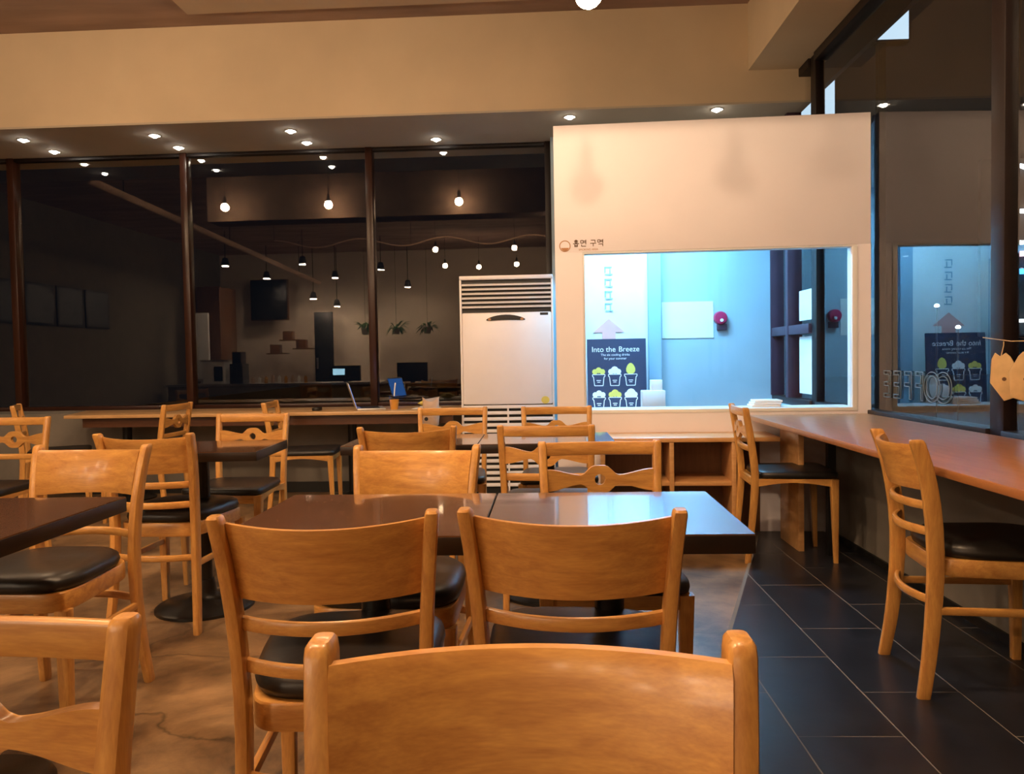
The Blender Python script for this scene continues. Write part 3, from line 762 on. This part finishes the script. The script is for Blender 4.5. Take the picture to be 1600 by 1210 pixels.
for x, dy, lab in SPOTS: downlight(x, dy, lab)

# ------------------------------------------------------------------ the room behind, seen only in the back glass
def rbox(name, mat, x0, x1, d0, d1, h0, h1, parent=None, bevel=.004):
    a, b = seen(x0, d0, h0), seen(x1, d1, h1)
    return box(name, mat, min(a.x, b.x), max(a.x, b.x), min(a.y, b.y), max(a.y, b.y), h0, h1, parent, bevel=bevel)
# beam behind the bulb row
struct(box('trim_9', 'beamdark', -4.35, 1.55, 3.2, 3.60, 2.88, CEIL))
pi_ = thing('ceiling_pipe', 'long ceiling conduit reflected as a slanting line in back window', 'pipe')
MB().tube([seen(-5.2, 9.05, 3.22), seen(-5.0, 17.9, 2.86)], .045, 10).build('pipe', 'beige', pi_)
for d_ in (9.8, 13, 16.5):
    tt = (d_-9.05)/8.85; pp = seen(-5.2+.2*tt, d_, 3.22-.36*tt); MB().tube([pp, (pp.x, pp.y, CEIL)], .006, 6).build('hanger', 'black', pi_)
ct = thing('service_counter', 'dark front cafe service counter reflected in the back window', 'counter')
rbox('counter_body', 'roomdark', -7.2, -3.0, 15.0, 15.7, 0, .62, ct); rbox('counter_top', 'steel', -7.25, -2.95, 14.95, 15.75, .62, .66, ct)
cbn = thing('tall_cabinet', 'brown tall cabinet reflected behind the service counter', 'cabinet')
rbox('body', 'cab', -7.3, -6.75, 16.6, 17.4, 0, 2.7, cbn); rbox('door', 'cab', -7.28, -6.77, 16.57, 16.6, .1, 2.65, cbn)
mbd = thing('menu_board', 'dark menu board reflected on the rear cafe wall', 'board')
rbox('board', 'black', -6.6, -5.75, 17.9, 17.95, 2.05, 2.95, mbd); rbox('frame', 'cab', -6.62, -5.73, 17.95, 17.98, 2.03, 2.97, mbd)
dr = empty_struct('door_1'); rbox('leaf', 'black', -5.15, -4.72, 17.93, 17.98, 0, 2.2, dr); rbox('handle', 'steel', -5.10, -5.07, 17.87, 17.93, .9, 1.15, dr)
for k, (x, h0, wd) in enumerate(((-6.2, 1.25, .45), (-5.9, 1.55, .5), (-5.6, 1.35, .45))):
    sh = thing('wall_shelf', ('low', 'high', 'middle')[k]+' small wall shelf with a box reflected beside the dark door', 'shelf', group='reflected wall shelves')
    rbox('board', 'cab', x, x+wd, 17.7, 17.95, h0, h0+.03, sh); rbox('box', 'cab', x+.08, x+.3, 17.72, 17.92, h0+.03, h0+.22, sh)
em = thing('espresso_machine', 'white boxy machine reflected on the counter by the cabinet', 'machine')
rbox('body', 'white', -6.55, -6.1, 15.1, 15.5, .66, 1.1, em); rbox('panel', 'black', -6.32, -6.15, 15.07, 15.1, .72, 1.0, em); rbox('top_tray', 'steel', -6.58, -6.07, 15.08, 15.52, 1.1, 1.13, em)
gr = thing('coffee_grinder', 'dark coffee grinder reflected on the counter beside the white machine', 'grinder')
rbox('body', 'black', -6.02, -5.75, 15.1, 15.4, .66, 1.05, gr); rbox('hopper', 'darkframe', -5.98, -5.79, 15.14, 15.36, 1.05, 1.28, gr)
for k in range(9):
    x = -5.6+k*.13; p = seen(x, 15.2, .66); hh = .12+.06*random.random()
    tag(MB().lathe([(0, 0), (.03, 0), (.034, hh*.7), (.016, hh*.85), (.016, hh), (0, hh)], p.x, p.y, 12).build('syrup_bottle', ('beige', 'white', 'amber')[k % 3], M=Matrix.Translation((0, 0, .66))), ('first', 'second', 'third', 'fourth', 'fifth', 'sixth', 'seventh', 'eighth', 'ninth')[k]+' small bottle from the left in the row reflected on the counter', 'bottle', 'bottles on the service counter')
ti = thing('till_display', 'small glowing till screen reflected on the service counter', 'screen')
rbox('case', 'black', -4.05, -3.45, 15.05, 15.12, .68, .98, ti); rbox('face', 'display', -3.98, -3.75, 15.03, 15.05, .80, .92, ti); rbox('stand', 'black', -3.8, -3.7, 15.1, 15.3, .66, .75, ti)
mo = thing('monitor', 'black monitor reflected left of the air conditioner', 'monitor')
rbox('screen', 'black', -2.55, -2.0, 14.0, 14.04, .68, 1.02, mo); rbox('stand', 'black', -2.32, -2.24, 14.04, 14.1, .5, .7, mo)
dsk = thing('desk', 'low dark desk under the reflected monitor', 'desk')
rbox('desk_top', 'barapron', -2.9, -1.2, 13.8, 14.5, .46, .50, dsk)
for x in (-2.88, -1.25):
    for d_ in (13.83, 14.45): rbox('leg', 'iron', x, x+.03, d_, d_+.03, 0, .46, dsk)
for k, x in enumerate((-3.9, -3.2, -2.5)):
    p = seen(x, 17.6, 1.75)
    hp = thing('hanging_plant', ('leftmost', 'middle', 'rightmost')[k]+' hanging green plant reflected above the monitor', 'plant', p, 0, 'reflected hanging plants')
    MB().lathe([(0, -.1), (.07, -.1), (.1, .05), (0, .05)], n=14).build('pot', 'roomdark', hp)
    MB().tube([(0, 0, .05), (0, 0, CEIL-p.z)], .004, 5).build('cord', 'black', hp)
    q = MB()
    for i in range(26):
        a = random.uniform(0, 2*PI); L = random.uniform(.12, .3); dz = random.uniform(-.2, .15)
        c0 = Vector((.06*math.cos(a), .06*math.sin(a), .05)); c1 = c0+Vector((L*math.cos(a), L*math.sin(a), dz)); sd = Vector((-math.sin(a), math.cos(a), 0))*.03
        md = (c0+c1)/2+Vector((0, 0, .05)); n_ = len(q.v)
        q.v += [c0, md-sd, c1, md+sd, md+Vector((0, 0, .012))]; q.f += [(n_, n_+1, n_+4), (n_+1, n_+2, n_+4), (n_+2, n_+3, n_+4), (n_+3, n_, n_+4), (n_, n_+3, n_+2, n_+1)]
    q.build('foliage', 'green', hp, smooth=0)
# posters on the left wall
for k in range(4):
    p = seen(LEFTX, 11.2+k*.75, 2.0); y0 = p.y
    fp = thing('framed_poster', ('first', 'second', 'third', 'fourth')[k]+' dark framed poster from the left reflected on the side wall', 'poster', group='reflected posters')
    box('frame', 'black', LEFTX+.002, LEFTX+.03, y0-.34, y0+.34, 1.70, 2.35, fp, bevel=.004); box('print', 'black', LEFTX+.03, LEFTX+.033, y0-.30, y0+.30, 1.74, 2.31, fp)
wbd = thing('white_panel', 'pale tall panel reflected left of the brown cabinet', 'panel')
rbox('panel', 'white', -7.15, -6.75, 15.9, 15.95, .75, 2.1, wbd); rbox('rail', 'steel', -7.15, -6.75, 15.95, 15.99, .70, .75, wbd)
rbox('post', 'steel', -6.97, -6.93, 15.95, 15.99, 0, .70, wbd)
# track spots
TR = [(-6.0, 15, 2.92), (-5.9, 17, 2.88), (-4.5, 15, 2.92), (-4.4, 17, 2.86), (-3.2, 16, 2.9), (-2.87, 17.3, 2.66), (-5.0, 17.4, 2.45), (-4.5, 17.5, 2.28)]
ordn = ('leftmost high', 'lower left', 'middle high', 'lower middle', 'right high', 'lower right', 'small left', 'small right')
for k, (x, d_, h_) in enumerate(TR):
    p = seen(x, d_, h_)
    ts = thing('track_spot', ordn[k]+' ceiling spot reflected as a white dash above the counter', 'light', p, 0, 'reflected ceiling spots')
    MB().lathe([(.0, .012), (.07, .012), (.075, .05), (.05, .16), (0, .16)], n=16).build('shade', 'black', ts)
    MB().lathe([(0, .004), (.06, .004), (.06, .012), (0, .012)], n=16).build('lens', 'trackglow', ts, smooth=0)
    MB().tube([(0, 0, .15), (0, 0, CEIL-p.z)], .008, 6).build('stem', 'black', ts)
cb = thing('string_cable', 'slack pale cable reflected across the back window above the bulbs', 'cable')
pts = []
for i in range(41):
    u_ = i/40; x = -4.6+4.8*u_; pts.append(seen(x, 13.7, 3.12+.07*math.cos(u_*2*PI*3.2)))
MB().tube(pts, .012, 6).build('cable', 'beige', cb)
for u_ in (0, 20, 40): p = pts[u_]; MB().tube([p, (p.x, p.y, CEIL)], .004, 5).build('hanger', 'black', cb)

# ------------------------------------------------------------------ right window: lettering, tags, street outside
lt = thing('window_lettering', 'large outlined COFFEE lettering, reversed, on the right window glass', 'lettering')
LTM = Matrix.Translation((GX-.012, 4.20, .868)) @ Matrix.Rotation(PI/2, 4, 'Z') @ Matrix.Rotation(PI/2, 4, 'X')
for k, ch in enumerate('COFFEE'):
    text_mesh('letter', ch, .215, 'etch', lt, Matrix.Translation((0, -.34+k*.125, 0)) @ LTM, outline=.0025)
for k in range(3):
    y = 3.27-k*.15
    tg = thing('paper_tag', ('left', 'middle', 'right')[k]+' kraft paper tag hanging by the right window mullion', 'tag', (1.885, y, .955+.004*k), [-.6, -.45, -.7][k], 'kraft tags on a string')
    out = [(-.045, -.02), (-.012, -.085), (.035, -.075), (.05, .0), (.03, .055), (.018, .07), (.0, .06), (-.014, .075), (-.028, .055)]
    out = [(x*1.15, y_*1.25) for x, y_ in out]
    if k % 2: out = [(-x, y_) for x, y_ in out][::-1]
    TM = Matrix.Rotation(PI/2, 4, 'X') @ Matrix.Rotation([.15, -.12, .05][k], 4, 'Z')
    q = MB().plate(out, TM @ Matrix.Translation((0, 0, -.004)), .008).build('body', 'kraft', tg, bevel=.002)
    MB().plate([(.008*math.cos(a), -.018+.008*math.sin(a)) for a in [2*PI*j/10 for j in range(10)]], TM @ Matrix.Translation((0, 0, .004)), .001).build('printed_dot', 'brown_ink', tg, smooth=0)
    MB().tube([TM @ Vector((0, .07, 0)), (0, 0, .12), (0, 0, .135)], .002, 5).build('string', 'kraft', tg)
sl = thing('tag_string', 'thin string carrying the kraft tags along the right window', 'string')
MB().tube([(1.885, 3.42, 1.11), (1.885, 3.22, 1.09), (1.885, 3.0, 1.088), (1.885, 2.6, 1.10)], .0018, 5).build('string', 'kraft', sl)
struct(box('ground_street', 'asphalt', -12, 30, -10, 40, -.32, -.14))
struct(box('ceiling_canopy', 'canopy', 2.95, 3.0, -3, 16, 3.79, 4.6))
def sign(name, lab, x0, x1, y, z0, z1):
    t_ = thing(name, lab, 'sign')
    box('case', 'black', x0-.02, x1+.02, y, y+.15, z0-.02, z1+.02, t_); box('face', 'sign', x0, x1, y-.006, y, z0, z1, t_)
    p = box('pole', 'iron', (x0+x1)/2-.04, (x0+x1)/2+.04, y+.04, y+.12, -.14, z0-.02, t_)
    return t_
sign('lit_sign', 'backlit pale sign outside, seen high through the right window', 3.6, 4.14, 9.0, 4.52, 5.5)
sign('lit_sign', 'backlit white sign outside, seen just above the booth top', 2.75, 3.33, 9.0, 3.0, 4.7)
ns = thing('neon_sign', 'tangle of white and coloured neon outside at the right edge', 'sign', (4.62, 8.2, 0))
MB().box(-.1, 1.2, .05, .1, 1.2, 3.0).build('backing', 'canopy', ns)
def squig(cx, cz, r, a0, a1, mat_, name='tube'):
    MB().tube([(cx+r*math.cos(math.radians(a)), .0, cz+r*math.sin(math.radians(a))) for a in range(a0, a1+1, 15)], .022, 6).build(name, mat_, ns)
squig(.28, 2.30, .16, 60, 285, 'neonw'); squig(.55, 2.35, .14, -60, 200, 'neonw'); squig(.2, 2.62, .3, 60, 105, 'neonw')
MB().tube([(.1, 0, 2.02), (.5, 0, 2.04)], .03, 6).build('tube', 'neonp', ns)
MB().tube([(.25, 0, 1.85), (.8, 0, 1.86)], .03, 6).build('tube', 'neonb', ns); MB().tube([(.0, 0, 1.84), (.1, 0, 1.84)], .03, 6).build('tube', 'neong', ns)
MB().tube([(.02, 0, 1.58), (.14, 0, 1.62), (.2, 0, 1.60)], .03, 6).build('tube', 'neonw', ns)
MB().tube([(.1, 0, 1.35), (.7, 0, 1.35)], .018, 6).build('tube', 'neonw', ns)
MB().box(.5, .6, .06, .1, -.14, 1.2).build('post', 'iron', ns)
for k, (x, y, z, lab) in enumerate(((4.75, 9.6, 1.62, 'upper one of the small street lamps seen through the right window'), (5.0, 9.6, 1.36, 'lower one of the small street lamps seen through the right window'))):
    sp = thing('street_lamp', lab, 'lamp', (x, y, -.14), 0, 'small street lamps')
    MB().tube([(0, 0, 0), (0, 0, z+.1)], .009, 8).build('pole', 'iron', sp)
    MB().lathe([(0, z+.10), (.025, z+.105), (.03, z+.12), (.015, z+.14), (0, z+.14)], n=14).build('lamp', 'neonw', sp)
